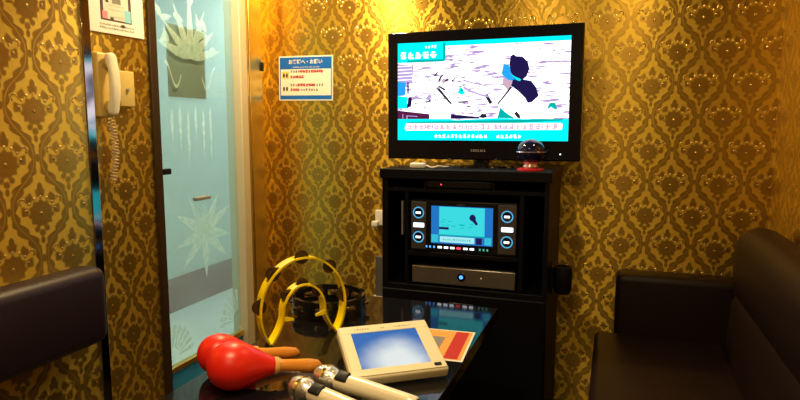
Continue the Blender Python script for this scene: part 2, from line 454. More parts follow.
MB().box((CX0 + .024, CY0 + .002, 1.040), (CX1 - .018, CY1 - .02, 1.056)).build('rail', M_black, cab, bevel=.0015)
MB().box((-.7795, CY0 + .002, .778), (-.3305, CY1 - .021, .796)).build('shelf', M_black, cab, bevel=.0015)
MB().box((CX0 + .024, CY0, .630), (CX1 - .018, CY1 - .02, .655)).build('bay_floor', M_black, cab, bevel=.0015)
for x in (-.712, -.436): MB().box((x, CY0 + .004, 1.056), (x + .008, CY1 - .02, 1.093)).build('divider', M_black, cab)
d = MB().box((CX0 + .004, CY0 - .014, .07), (CX1 - .004, CY0, .634)).build('door', M_black, cab, bevel=.003)
MB().box((-.60, CY0 - .022, .585), (-.50, CY0 - .013, .60)).build('door_pull', M_blackplastic, d, bevel=.003)
MB().box((CX0 + .02, CY0 + .02, 0), (CX1 - .02, CY0 + .04, .07)).build('plinth', M_black, cab)
MB().box((-.70, CY0 - .002, 1.062), (-.44, CY0 + .02, 1.088)).build('drawer_front', M_blackplastic, cab, bevel=.002)
MB().lathe([(0, 0), (.0035, 0), (.0030, .002), (0, .0026)], frame((-.640, CY0 - .0025, 1.074), (1, 0, 0), (0, 0, 1)), 12).build('standby_light', E_ledred, cab)
MB().box((-.812, CY0 + .012, .86), (-.806, CY0 + .03, 1.00)).build('bay_guide', M_grey, cab)

# karaoke player
pl = thing('karaoke_player', 'black karaoke player with a lit screen and ringed buttons in the upper rack bay', 'karaoke machine', (-.545, 2.5, .796))
PY = 2.305
MB().box((-.768, PY, .797), (-.338, 2.72, 1.008)).build('casing', M_blackplastic, pl, bevel=.004)
pf = frame((-.553, PY - .001, .905), (1, 0, 0), (0, 0, 1))          # local x right, y up, z toward the viewer
def PF(dz=0): return pf @ Matrix.Translation((0, 0, dz))
for x0, x1, nm in ((-.213, -.150, 'button_panel'), (.143, .213, 'button_panel')):
    o = MB().box((x0, -.098, 0), (x1, .096, .004), M=pf).build(nm, simple('charcoal_panel', (.055, .05, .052), .4), pl, bevel=.002)
    cx = (x0 + x1) / 2
    for yy in (.052, -.048):
        ri = MB(); pts = [pf @ Vector((cx + .0215 * math.cos(2 * PI * i / 28), yy + .0215 * math.sin(2 * PI * i / 28), .005)) for i in range(28)]
        ri.tube(pts, .0022, 6, closed=True)
        bt = MB().lathe([(0, 0), (.019, 0), (.018, .004), (0, .0045)], PF(.003) @ Matrix.Translation((cx, yy, 0)), 24).build('button', M_blackgloss, o, smooth=True)
        ri.build('button_ring', E_ring, o, smooth=True)
        MB().box((cx - .0105, yy - .0042, .008), (cx + .0105, yy + .0042, .0095), M=pf).build('button_mark', E_led, o)
    MB().rbox((cx - .022, -.008, .003), (cx + .024, .010, .006), .003, 2, M=pf).build('lit_label', E_led, o)
sc = MB(); rr = random.Random(3)
sc.box((-.128, -.070, 0), (.122, .082, .002), 0, M=pf)                          # blue surround
z = .0022
def rect(mb, M, x0, y0, x1, y1, m, z): mb.prism([(x0, y0), (x1, y0), (x1, y1), (x0, y1)], M @ Matrix.Translation((0, 0, z)), .0001, m)
rect(sc, pf, -.095, -.032, .090, .080, 1, z)
rect(sc, pf, -.095, -.036, .090, -.032, 2, z + .0002)
rect(sc, pf, -.092, -.064, .050, -.040, 3, z)
rect(sc, pf, -.128, -.066, -.098, -.034, 4, z); rect(sc, pf, .056, -.066, .080, -.040, 5, z); rect(sc, pf, .090, -.066, .118, -.036, 4, z)
glyphs(sc, pf, -.080, .040, -.052, .008, 2, rr, z=z + .0003)
for k in range(16):
    x = -.09 + .14 * rr.random(); y = -.005 + .035 * rr.random()
    rect(sc, pf, x, y, x + .008 + .012 * rr.random(), y + .0025, 2, z + .0003)
rect(sc, pf, -.095, -.012, -.055, -.002, 5, z + .0003)
sc.prism([(.028, .040), (.034, .052), (.046, .054), (.054, .044), (.055, .030), (.064, .016), (.056, .010), (.042, .026), (.032, .030)], PF(z + .0004), .0001, 5)
for cx, cy in ((-.113, -.050), (.104, -.051)):
    sc.tube([PF(z + .0006) @ Vector((cx + .009 * math.cos(2 * PI * i / 14), cy + .011 * math.sin(2 * PI * i / 14), 0)) for i in range(14)], .0008, 4, 1, closed=True)
sc.build('screen', [E_cy0 := glow('player_blue', (.02, .20, .62), .9), glow('player_cyan', (.05, .75, .80), .95), E_teal, glow('player_pale', (.40, .85, .88), 1.0), glow('player_teal2', (.04, .55, .75), .9), E_navy], pl)
xs = [(-.148, E_ledblue), (-.133, E_ledblue), (-.116, E_ledblue), (-.092, E_led), (-.066, E_led), (-.040, E_led), (-.014, E_ledred), (.014, E_led), (.040, E_led), (.072, E_ledgreen), (.087, E_ledgreen), (.102, E_ledgreen)]
for i, (x, mm) in enumerate(xs):
    hw = .0085 if mm in (E_led, E_ledred) else .003
    MB().box((x - hw, -.090, 0), (x + hw, -.082, .0015), M=pf).build('indicator_light', mm, pl)
lg = MB(); glyphs(lg, pf, -.022, .014, .090, .005, 0, rr, aspect=.7); lg.build('maker_mark', M_grey, pl)

# silver amplifier
am = thing('amplifier', 'flat silver amplifier with a blue lit power knob in the lower rack bay', 'amplifier', (-.545, 2.5, .655))
MB().box((-.762, 2.318, .664), (-.345, 2.70, .738)).build('casing', M_blackplastic, am, bevel=.003)
MB().box((-.765, 2.308, .664), (-.340, 2.318, .736)).build('front_plate', M_silver, am, bevel=.004)
kf = frame((-.555, 2.3085, .702), (1, 0, 0), (0, 0, 1))
k = MB().lathe([(0, 0), (.017, 0), (.0165, .006), (.012, .008), (0, .008)], kf, 24).build('power_knob', M_blackgloss, am, smooth=True)
MB().lathe([(0, .008), (.008, .008), (.006, .0105), (0, .011)], kf, 16).build('power_light', E_ledblue, k, smooth=True)
MB().lathe([(0, 0), (.004, 0), (.0035, .003), (0, .0035)], frame((-.475, 2.3085, .702), (1, 0, 0), (0, 0, 1)), 12).build('small_knob', M_white, am, smooth=True)
for x in (-.72, -.39): MB().cyl((x, 2.40, .655), (x, 2.40, .665), .012).build('foot', M_blackplastic, am)

# ------------------------------------------------------------------ television
tv = thing('television', 'flat black television on top of the rack showing a lit music video', 'television', (-.532, 2.52, 1.133))
TX0, TX1, TZ0, TZ1, TY = -.942, -.122, 1.163, 1.706, 2.50
MB().box((TX0, TY, TZ0), (TX1, TY + .05, TZ1)).box((TX0 + .12, TY + .05, TZ0 + .08), (TX1 - .12, TY + .085, TZ1 - .10)).build('bezel', M_blackgloss, tv, bevel=.006, bseg=3)
MB().cyl((-.532, TY + .05, 1.145), (-.532, TY + .05, 1.24), .035).build('stand_neck', M_blackgloss, tv)
MB().lathe([(0, 0), (.16, 0), (.158, .008), (.06, .016), (0, .016)], Matrix.Translation((-.532, TY + .045, 1.133)) @ Matrix.Diagonal((1, .75, 1, 1)), 40).build('stand_base', M_blackgloss, tv, smooth=True)
# picture: x to the right, y up, in metres from the lower left corner of the picture
PX0, PX1, PZ0, PZ1 = -.895, -.172, 1.245, 1.659
W, Hh = PX1 - PX0, PZ1 - PZ0
tf = frame((PX0, TY - .0004, PZ0), (1, 0, 0), (0, 0, 1))
tm = [E_brick, E_cyan, E_white, E_teal, E_navy, E_blue, E_lilac, E_dark, E_pink, E_maroon, E_skin]
p = MB(); rr = random.Random(11)
def T(z): return tf @ Matrix.Translation((0, 0, z))
def poly(pts, m, z=.0004): p.prism([(x * W, y * Hh) for x, y in pts], T(z), .0001, m)
rect(p, tf, 0, 0, W, Hh, 0, .0001)
poly([(0, .955), (1, .955), (1, 1), (0, 1)], 1)                                           # strip along the top
poly([(0, .80), (.29, .80), (.29, 1), (0, 1)], 1, .0006)                                  # title box
poly([(.28, .82), (.295, .82), (.295, .99), (.28, .99)], 3, .0007); poly([(.06, .80), (.29, .80), (.29, .825), (.06, .825)], 3, .0007)
glyphs(p, T(0), .016 * W, .275 * W, .875 * Hh, .030, 2, rr, z=.0009); glyphs(p, T(0), .016 * W, .275 * W, .875 * Hh, .030, 2, rr, z=.0010); glyphs(p, T(0), .17 * W, .26 * W, .955 * Hh, .012, 2, rr, z=.0009)
poly([(0, .58), (.09, .60), (.10, .78), (0, .79)], 6)                                     # lilac wall on the left
for k in range(5): poly([(0, .62 + .035 * k), (.09, .625 + .035 * k), (.09, .632 + .035 * k), (0, .627 + .035 * k)], 2, .0006)
poly([(0, .46), (.05, .47), (.05, .60), (0, .61)], 5, .0007); poly([(0, .33), (.06, .33), (.06, .45), (0, .46)], 1, .0007)
poly([(.055, .33), (.085, .35), (.09, .44), (.07, .45)], 4, .0008); poly([(.06, .48), (.07, .48), (.07, .60), (.06, .60)], 4, .0008)
# dark low table edge on the left, dark strip right of it
poly([(0, .22), (.20, .22), (.20, .27), (0, .31)], 9, .0006)
for pts in ([(.03, .225), (.035, .225), (.035, .27), (.03, .272)], [(.055, .25), (.125, .242), (.125, .25), (.055, .258)], [(.055, .222), (.062, .222), (.062, .255), (.055, .255)]): poly(pts, 6, .0008)
poly([(.33, .22), (.50, .22), (.50, .235), (.33, .27)], 4, .0006)
# figure bending forward at the left: pale clothes with dark folds
poly([(.21, .22), (.22, .36), (.20, .50), (.22, .60), (.27, .66), (.33, .64), (.37, .56), (.36, .40), (.40, .32), (.34, .22)], 2, .0005)
for pts in ([(.225, .655), (.245, .70), (.255, .71), (.24, .655)], [(.25, .60), (.265, .66), (.29, .68), (.27, .63), (.262, .585)], [(.235, .54), (.255, .545), (.34, .37), (.325, .37)],
            [(.29, .505), (.25, .55), (.26, .56), (.30, .52)], [(.165, .40), (.18, .385), (.205, .40), (.215, .43), (.19, .405)], [(.36, .395), (.38, .38), (.44, .385), (.43, .40)], [(.29, .60), (.30, .63), (.32, .62), (.305, .595)],
            [(.33, .61), (.345, .62), (.35, .60), (.338, .59)], [(.215, .235), (.25, .235), (.25, .245), (.215, .245)]): poly(pts, 7, .0009)
poly([(.17, .42), (.20, .48), (.215, .45), (.20, .41)], 6, .0008); poly([(.37, .48), (.385, .55), (.40, .50), (.42, .49), (.40, .46)], 1, .0008); poly([(.385, .49), (.395, .54), (.405, .50)], 3, .0009)
poly([(.27, .60), (.29, .64), (.30, .60), (.285, .57)], 10, .0008)
# figure at the right: black hair in a bun, blue band, white clothes
poly([(.60, .22), (.615, .40), (.63, .50), (.66, .56), (.72, .53), (.78, .46), (.84, .40), (.88, .33), (.92, .25), (.92, .22)], 2, .0005)
poly([(.63, .56), (.64, .70), (.67, .73), (.70, .62), (.68, .52), (.66, .50)], 10, .0007)
poly([(.625, .66), (.635, .76), (.665, .74), (.71, .60), (.70, .585), (.66, .60), (.64, .63)], 5, .0009)
poly([(.668, .76), (.675, .83), (.69, .845), (.705, .825), (.74, .82), (.77, .77), (.78, .70), (.765, .63), (.735, .58), (.70, .60), (.675, .68)], 4, .0010)
poly([(.69, .60), (.74, .60), (.79, .585), (.82, .52), (.835, .44), (.80, .38), (.775, .37), (.76, .42), (.72, .49), (.68, .54)], 4, .0010)
poly([(.675, .66), (.71, .595), (.73, .585), (.735, .60), (.70, .63)], 1, .0012)
for pts in ([(.53, .45), (.545, .47), (.575, .38), (.56, .36)], [(.50, .24), (.515, .27), (.54, .265), (.545, .235), (.52, .225)], [(.60, .36), (.61, .36), (.69, .53), (.675, .53)], [(.70, .27), (.72, .225), (.735, .22), (.735, .25), (.715, .29)]): poly(pts, 7, .0011)
poly([(.605, .225), (.62, .33), (.66, .27), (.70, .23), (.70, .22)], 3, .0010); poly([(.88, .30), (.895, .37), (.925, .37), (.94, .30), (.92, .31), (.905, .33)], 3, .0010)
for k in range(46):                                                                       # loose violet folds and shadows around the figures
    x = .10 + .48 * rr.random(); y = .26 + .40 * rr.random(); L = .012 + .03 * rr.random(); a = rr.choice((-.5, -.2, .1, .5, .9))
    poly([(x, y), (x + L, y + L * a), (x + L, y + L * a + .008), (x + .002, y + .012)], rr.choice((6, 6, 7)), .0010 + .00001 * k)
poly([(.40, .53), (.44, .49), (.52, .44), (.56, .43), (.56, .445), (.52, .46), (.45, .505), (.41, .545)], 6, .0016)
poly([(.40, .60), (.46, .57), (.54, .54), (.54, .55), (.46, .585), (.405, .615)], 6, .0016)
# caption band with two lines of white writing
poly([(0, 0), (1, 0), (1, .215), (.75, .215), (.60, .225), (.35, .205), (.33, .22), (0, .22)], 1, .0012)
poly([(.06, .17), (.6, .165), (.97, .20), (.97, .215), (.06, .19)], 3, .0013)
poly([(.045, .115), (.055, .175), (.96, .175), (.97, .165), (.965, .110), (.055, .10)], 2, .0015)
glyphs(p, T(0), .06 * W, .955 * W, .14 * Hh, .026, 8, rr, z=.0018); glyphs(p, T(0), .063 * W, .955 * W, .14 * Hh, .022, 6, rr, z=.0017)
glyphs(p, T(0), .23 * W, .56 * W, .045 * Hh, .016, 2, rr, z=.0016); glyphs(p, T(0), .60 * W, .76 * W, .045 * Hh, .016, 2, rr, z=.0016)
p.build('screen', tm, tv)
lg = MB(); glyphs(lg, frame((-.532, TY - .0006, 1.203), (1, 0, 0), (0, 0, 1)), -.036, .036, 0, .010, 0, rr, aspect=.85, gap=.1); lg.build('maker_mark', simple('logo_grey', (.42, .40, .45), .4), tv)
MB().cyl((-.200, TY - .0015, 1.192), (-.200, TY + .001, 1.192), .003).build('power_light', E_led, tv)

# glass ball on the rack, screen glow tinted into its colour
gb = thing('ball_camera', 'small glossy dark ball with blue sheen and red foot beside the television screen', 'ball', (-.302, 2.395, 1.133))
MB().lathe([(0, 0), (.052, 0), (.052, .006), (.046, .009), (0, .009)], Matrix.Translation((-.302, 2.385, 1.133)), 32).build('base', simple('red_plastic', (.55, .015, .03), .3), gb, smooth=True)
MB().lathe([(.026, .009), (.030, .014), (.026, .024), (.034, .034)], Matrix.Translation((-.302, 2.385, 1.133)), 32).build('collar', simple('rosy_silver', (.60, .45, .45), .3, .6), gb, smooth=True)
pr = [(.055 * math.sin(a), .072 - .050 * math.cos(a)) for a in [R(40) + (PI - R(40)) * i / 18 for i in range(19)]]
MB().lathe(pr, Matrix.Translation((-.302, 2.385, 1.133)), 36).build('ball', simple('dark_glass', (.008, .008, .05), .06, 0, .1, spec=.45), gb, smooth=True)  # navy base colour carries the blue glow
bb = MB(); bb.tube([(-.302 + .0555 * math.cos(2 * PI * i / 40), 2.385 + .0555 * math.sin(2 * PI * i / 40), 1.133 + .072) for i in range(40)], .0030, 6, closed=True); bb.build('band', simple('glow_tinted_silver', (.55, .55, .85), .2, .9), gb, smooth=True)  # blue tint stands for the ring of reflected screen light

# white adapter with lead
ad = thing('cable_adapter', 'small white cable adapter lying on the front left of the rack top', 'adapter', (-.74, 2.36, 1.133))
MB().rbox((-.785, 2.335, 1.1332), (-.722, 2.368, 1.156), .006).build('plug', M_white, ad, smooth=True)
MB().tube([(-.726, 2.352, 1.146), (-.712, 2.352, 1.143), (-.700, 2.352, 1.1375), (-.690, 2.355, 1.1375), (-.675, 2.375, 1.142), (-.660, 2.40, 1.138), (-.65, 2.44, 1.137)], .0034, 8).build('lead', M_white, ad, smooth=True)

# holder on the side of the rack
hd = thing('microphone_holder', 'black rounded holder mounted on the right side of the rack cabinet', 'holder', (-.18, 2.45, .69))
MB().box((-.2178, 2.41, .64), (-.208, 2.49, .75)).build('mounting_plate', M_blackplastic, hd, bevel=.003)
MB().lathe([(0, -.06), (.028, -.06), (.036, -.045), (.037, .03), (.033, .05), (.028, .05), (.026, -.03), (0, -.03)], Matrix.Translation((-.171, 2.45, .695)), 28).build('cup', M_blackplastic, hd, smooth=True)

# white boxes on the back wall left of the rack
wb = thing('wall_outlet', 'white wall outlet box with plug peeking out left of the rack', 'outlet', (-1.13, YB, .83))
MB().rbox((-1.138, YB - .022, .800), (-1.07, YB - .0005, .880), .005).build('cover', M_white, wb, smooth=True)
MB().rbox((-1.150, YB - .045, .795), (-1.115, YB - .021, .825), .006).build('plug', M_white, wb, smooth=True)
wd = thing('cable_duct', 'dark grey cable duct with white foot low on the wall left of the rack', 'cable duct', (-1.12, YB, 0))
MB().box((-1.135, YB - .03, 0), (-1.085, YB - .0005, .375)).build('lower_cover', M_duct, wd, bevel=.004)
MB().box((-1.135, YB - .03, .43), (-1.085, YB - .0005, .64)).build('cover', M_duct, wd, bevel=.004)
MB().rbox((-1.148, YB - .045, .375), (-1.075, YB - .0005, .43), .006).build('foot', M_white, wd, smooth=True)

# ------------------------------------------------------------------ notices
sg = thing('notice_sign', 'blue and white rules notice with red writing on the gold back wall', 'sign', (-1.535, YB, 1.55))
sf = frame((-1.533, YB - .0005, 1.555), (1, 0, -.012), (0, 0, 1))
o = MB().box((-.159, -.116, 0), (.159, .116, .003), M=sf).build('board', M_paper, sg, bevel=.002)
q = MB(); rr = random.Random(5)
rect(q, sf, -.152, .048, .152, .109, 0, .0031); rect(q, sf, -.152, -.109, .152, -.088, 0, .0031)
rect(q, sf, -.152, -.088, -.147, .048, 0, .0031); rect(q, sf, .147, -.088, .152, .048, 0, .0031)
q.build('blue_border', M_blueprint, sg)
q = MB(); t = text_bm('お客様へ・お願い', .025, bold=.0006); q.merge(t, 0, sf @ Matrix.Translation((0, .084, .0036)))
glyphs(q, sf, -.075, .085, .058, .007, 0, rr, z=.0034)
q.build('heading', M_paper, sg)
q = MB()
for yy, lines in ((.018, ((.018, 0, .45, .95), (-.010, 1, 0, .42))), (-.050, ((.016, 0, .28, 1.0), (-.008, 1, 0, .85)))):
    for (dy, kind_, s0, ln) in lines:
        x0 = -.090; L = .205 * ln
        q = MB(); glyphs(q, sf, x0, x0 + L, yy + dy, .0135, 0, rr, z=.0034); q.build('black_writing', M_darkink, sg)
for x0, x1, y in ((-.035, .112, .036), (-.090, -.005, .008), (-.050, .060, -.034), (-.090, -.030, -.058)):
    q = MB(); glyphs(q, sf, x0, x1, y, .0155, 0, rr, z=.0038); glyphs(q, sf, x0 + .003, x1, y + .003, .011, 0, rr, z=.0037); q.build('red_writing', M_redink, sg)
for yy, mm in ((.018, 0), (-.052, 1)):
    q = MB(); rect(q, sf, -.138, yy - .018, -.098, yy + .018, 0 if mm == 0 else 2, .0033)
    for x in (-.128, -.110):
        q.prism([(x + .0065 * math.cos(2 * PI * i / 12), yy - .002 + .012 * math.sin(2 * PI * i / 12)) for i in range(12)], sf @ Matrix.Translation((0, 0, .0036)), .0001, 1)
    q.build('pictogram', [M_yellowink, M_darkink, M_paper], sg)

po = thing('instruction_poster', 'white instruction poster with a picture of a remote above the wall phone', 'poster', (XL, 1.80, 1.75))
pf2 = frame((XL + .001, 1.672, 1.638), (0, 1, .012), (0, 0, 1))
MB().box((0, 0, 0), (.262, .37, .004), M=pf2).build('sheet', M_paper, po, bevel=.001)
q = MB(); rr = random.Random(9)
rect(q, pf2, .052, .046, .200, .30, 0, .0041); rect(q, pf2, .066, .052, .186, .29, 1, .0043)
rect(q, pf2, .078, .110, .092, .25, 0, .0046); rect(q, pf2, .108, .110, .150, .150, 2, .0046); rect(q, pf2, .060, .052, .084, .078, 3, .0046)
rect(q, pf2, .166, .050, .196, .094, 4, .0046); rect(q, pf2, .096, .050, .112, .060, 0, .0047)
for y in (.06, .085, .10): rect(q, pf2, .09, y, .16, y + .004, 5, .0046)
for y in (.020, .032): glyphs(q, pf2, .045, .215, y, .007, 2, rr, z=.0044)
q.prism([(.155 + .011 * math.cos(2 * PI * i / 14), .034 + .006 * math.sin(2 * PI * i / 14)) for i in range(14)], pf2 @ Matrix.Translation((0, 0, .0047)), .0001, 0)
q.build('picture', [M_darkink, simple('pale_print', (.66, .66, .58), .5), M_greyprint, M_pinkink, M_bluelight, simple('grey_rule', (.5, .5, .46), .5)], po)

dp = MB().box((XL - .034, 2.10, 1.43), (XL - .0305, 2.345, 1.735)).build('door_poster', simple('grey_poster_back', (.25, .23, .25), .6, 0, .15, 8))
tag(dp, 'grey poster stuck on the far side of the frosted glass door', 'poster')

# ------------------------------------------------------------------ wall phone and switch
ph = thing('wall_phone', 'cream intercom phone with coiled cord hung on the wall beside the glass door', 'phone', (XL, 1.70, 1.45))
MB().rbox((XL, 1.655, 1.335), (XL + .046, 1.725, 1.562), .008).build('base', M_ivory2, ph, smooth=True)
h = MB(); hx, hy = XL + .050, 1.694
rings = []
for i in range(17):
    t = i / 16; zz = 1.340 + .222 * t
    bow = .012 * math.sin(PI * t); th_ = .036 if (t < .22 or t > .78) else .022
    e = min(1, min(t, 1 - t) / .07); e = .55 + .45 * math.sqrt(e)
    a0 = hx + bow + (.0 if th_ > .03 else .010); a1 = hx + bow + .030
    hw = .023 * e
    rings.append([(a0, hy - hw, zz), (a0 + (a1 - a0) * .7, hy - hw, zz), (a1, hy - hw * .6, zz), (a1, hy + hw * .6, zz), (a0 + (a1 - a0) * .7, hy + hw, zz), (a0, hy + hw, zz)])
h.sweep(rings); hs = h.build('handset', M_ivory, ph, smooth=True, sub=2)
for zz in (1.375, 1.527): MB().cyl((XL + .049, hy, zz), (hx + .006, hy, zz), .020, .022, 20).build('cradle_rest', M_ivory2, ph, smooth=True)
cpts = []
for i in range(300):
    t = i / 299; a = 2 * PI * 19 * t
    cpts.append((XL + .024 + .010 * math.cos(a), 1.722 + .016 * math.sin(t * 3.2) + .012 * math.sin(a), 1.335 - .225 * t))
cpts += [(XL + .022, 1.740, 1.105), (XL + .012, 1.742, 1.095), (XL + .004, 1.742, 1.094)]
MB().tube(cpts, .0024, 6).build('coiled_cord', simple('tan_cord', (.55, .42, .24), .45), ph, smooth=True)
sw = thing('switch_plate', 'small yellowed switch plate with a button right of the wall phone', 'switch', (XL, 1.812, 1.445))
MB().rbox((XL, 1.785, 1.377), (XL + .012, 1.862, 1.510), .004).build('plate', M_ivory2, sw, smooth=True)
MB().cyl((XL + .011, 1.824, 1.440), (XL + .018, 1.824, 1.440), .008, .006, 16).build('button', M_grey, sw, smooth=True)

# ------------------------------------------------------------------ seating
# wall-mounted backrest at the left
lb = thing('bench_sofa', 'dark plum padded bench backrest against the damask wall at the left', 'sofa', (-1.25, .4, 0))
MB().rbox((XP + .004, -.6, .665), (XP + .105, 1.352, .895), .032, 4).build('backrest', M_leather2, lb, smooth=True)
MB().rbox((XP + .02, -.6, .20), (XP + .50, 1.30, .40), .028, 4).build('seat_cushion', M_leather2, lb, smooth=True)
MB().box((XP + .04, -.58, 0), (XP + .46, 1.28, .21)).build('base', M_black, lb, bevel=.005)
for y in (-.4, 1.0): MB().box((XP + .004, y, .10), (XP + .03, y + .04, .85)).build('upright', M_black, lb)
so = thing('corner_sofa', 'dark brown leather corner sofa along the right wall with padded back', 'sofa', (.3, 1.7, 0))
MB().box((-.015, -.4, .04), (.60, 2.70, .24)).build('base', M_leather, so, bevel=.01)
MB().rbox((-.045, -.42, .235), (.46, 2.705, .415), .028, 4).build('seat_cushion', M_leather, so, smooth=True)
MB().rbox((.035, 2.695, .30), (.60, 2.842, .672), .030, 4).build('armrest', M_leather, so, smooth=True)
bk = MB(); prof = [(.622, .10), (.622, .84), (.612, .885), (.585, .915), (.545, .925), (.500, .915), (.468, .885), (.455, .84), (.452, .74), (.460, .675), (.468, .655), (.455, .63), (.445, .50), (.445, .10)]
ys = [-.42, 1.0, 2.0, 2.50, 2.56, 2.60, 2.625, 2.635]
rings = []
for y in ys:
    s_ = 1 if y < 2.55 else (1 - ((y - 2.55) / .085) ** 2.2 * .30)
    rings.append([(.60 + (x - .60) * s_ if x < .6 else x, y, .5 + (z_ - .5) * (1 - (1 - s_) * .35)) for x, z_ in prof])
bk.sweep(rings); bk.build('backrest', M_leather, so, smooth=True)

# ------------------------------------------------------------------ table
TT = .70
tb = thing('table', 'glossy black table in front of the rack cabinet holding the instruments', 'table', (-.62, 1.3, 0))
MB().box((-.930, .55, TT - .035), (-.342, 1.945, TT)).build('tabletop', M_table, tb, bevel=.003)
MB().box((-.80, .75, .03), (-.45, 1.75, TT - .035)).build('pedestal', M_black, tb, bevel=.004)
MB().box((-.86, .68, 0), (-.39, 1.82, .03)).build('foot_plate', M_black, tb, bevel=.004)

# leaflet
lf = thing('leaflet', 'orange and red leaflet with white edge lying on the table by the tablet', 'leaflet', (-.45, 1.55, TT))
lm = frame((-.555, 1.435, TT + .0003), (1, .07, 0), (-.02, 1, 0))
MB().box((0, 0, 0), (.212, .232, .0008), M=lm).build('sheet', M_paper, lf)
q = MB(); rect(q, lm, .006, .008, .206, .226, 0, .0009); rect(q, lm, .158, .012, .196, .222, 1, .0011); rect(q, lm, .030, .060, .135, .170, 2, .0011)
q.build('print', [M_orange, M_redprint, M_greyprint], lf)

# tablet remote, rear edge propped up
tbm = frame((-.541, 1.198, TT + .0285), (math.cos(R(36.2)), math.sin(R(36.2)), 0),
            (-math.sin(R(36.2)) * math.cos(R(19.5)), math.cos(R(36.2)) * math.cos(R(19.5)), math.sin(R(19.5))))
ta = thing('tablet_remote', 'cream framed touch screen remote on the table, lamp reflection painted into its screen', 'remote', (-.49, 1.33, TT))
TW, TD = .239, .190
MB().rbox((0, 0, -.028), (TW, TD, 0), .006, 3, M=tbm).build('casing', M_tablet, ta, smooth=True)
fr = MB()
for lo, hi in (((.004, .004, -.001), (TW - .004, .026, .0025)), ((.004, .158, -.001), (TW - .004, TD - .004, .0025)), ((.004, .026, -.001), (.030, .158, .0025)), ((TW - .038, .026, -.001), (TW - .004, .158, .0025))): fr.box(lo, hi, M=tbm)
fr.build('screen_frame', M_tablet, ta, bevel=.001)
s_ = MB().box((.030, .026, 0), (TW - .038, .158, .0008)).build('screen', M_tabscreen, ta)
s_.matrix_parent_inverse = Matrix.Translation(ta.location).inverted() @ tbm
MB().rbox((TW - .034, .010, .002), (TW - .016, .020, .005), .002, 2, M=tbm).build('button', M_blackplastic, ta, smooth=True)
rr = random.Random(2)
for xa, xb in ((.040, .085), (.108, .122), (.145, .195)):
    q = MB(); glyphs(q, tbm, xa, xb, .171, .006, 0, rr, z=.0026); q.build('small_writing', M_grey, ta)
for x in (.03, TW - .03):
    top = tbm @ Vector((x, TD - .03, -.024)); MB().tube([top, (top.x, top.y, TT + .001)], .007, 12).build('prop_leg', M_blackplastic, ta, smooth=True)

# maracas
def maraca(name, label, head, aim, Rr, L, s=1.0):
    """head: centre of the big end; aim: point on the axis towards the handle end"""
    H = Vector(head); d = (Vector(aim) - H).normalized(); X = d.orthogonal().normalized()
    Z = d; Mx = Matrix((X, Z.cross(X), Z)).transposed().to_4x4(); Mx.translation = H
    t = thing(name, label, 'maraca', (H.x, H.y, TT), 'pair of red maracas')
    pr = [(0, -Rr * 1.02), (Rr * .35, -Rr * .96), (Rr * .66, -Rr * .78), (Rr * .88, -Rr * .48), (Rr * .99, -Rr * .10), (Rr * .98, Rr * .25), (Rr * .87, Rr * .60),
          (Rr * .70, Rr * .95), (Rr * .54, Rr * 1.25), (Rr * .41, Rr * 1.55), (Rr * .34, Rr * 1.80), (0, Rr * 1.81)]
    MB().lathe(pr, Mx, 36).build('shell', M_red, t, smooth=True, sub=1)
    z0 = Rr * 1.74
    MB().lathe([(Rr * .345, z0 - .006), (Rr * .365, z0), (Rr * .35, z0 + .008), (0, z0 + .009)], Mx, 28).build('collar', simple('pale_wood_ring', (.78, .40, .12), .4), t, smooth=True)
    MB().lathe([(0, z0), (Rr * .30, z0 + .004), (Rr * .26, z0 + .02), (Rr * .27, z0 + .05), (Rr * .31, z0 + .08), (Rr * .27, z0 + .105), (Rr * .12, z0 + .115), (0, z0 + .116)], Mx, 24).build('handle', M_wood, t, smooth=True)
    return t
maraca('maraca', 'red maraca in front with its orange wooden handle beside the microphones', (-.803, 1.115, TT + .0585), (-.668, 1.246, TT + .026), .057, .25)
maraca('maraca', 'red maraca behind, its round head showing left of the front maraca', (-.888, 1.180, TT + .0515), (-.753, 1.311, TT + .024), .050, .25)

# microphones
def mic(label, head, aim, roll):
    H = Vector(head); d = (Vector(aim) - H).normalized(); X = Vector((0, 0, 1)); X = (X - d * X.dot(d)).normalized()
    Mx = Matrix((X, d.cross(X), d)).transposed().to_4x4(); Mx.translation = H
    t = thing('microphone', label, 'microphone', (H.x, H.y, TT), 'wireless microphones on the table')
    MB().lathe([(0, -.031), (.008, -.030), (.015, -.027), (.021, -.0215), (.0255, -.013), (.0275, .0)], Mx, 28).build('grille', M_mesh, t, smooth=True)
    MB().lathe([(.0270, 0), (.0290, .001), (.0290, .007), (.0270, .008)], Mx, 28).build('grille_band', M_chrome, t, smooth=True)
    MB().lathe([(.0270, .008), (.0262, .018), (.022, .028), (.019, .034)], Mx, 28).build('lower_grille', M_mesh, t, smooth=True)
    MB().lathe([(.019, .032), (.0215, .036), (.0215, .060), (.0205, .10), (.0175, .22), (.017, .235), (.013, .24), (0, .24)], Mx, 28).build('body', M_micbody, t, smooth=True)
    Q = Mx @ Matrix.Rotation(roll, 4, 'Z')
    MB().rbox((.0150, -.014, .036), (.0240, .014, .068), .004, 3, M=Q).build('switch', M_blackplastic, t, smooth=True)
    MB().lathe([(0, .238), (.0135, .238), (.013, .255), (.010, .262), (0, .262)], Mx, 20).build('end_cap', M_blackplastic, t, smooth=True)
    return t
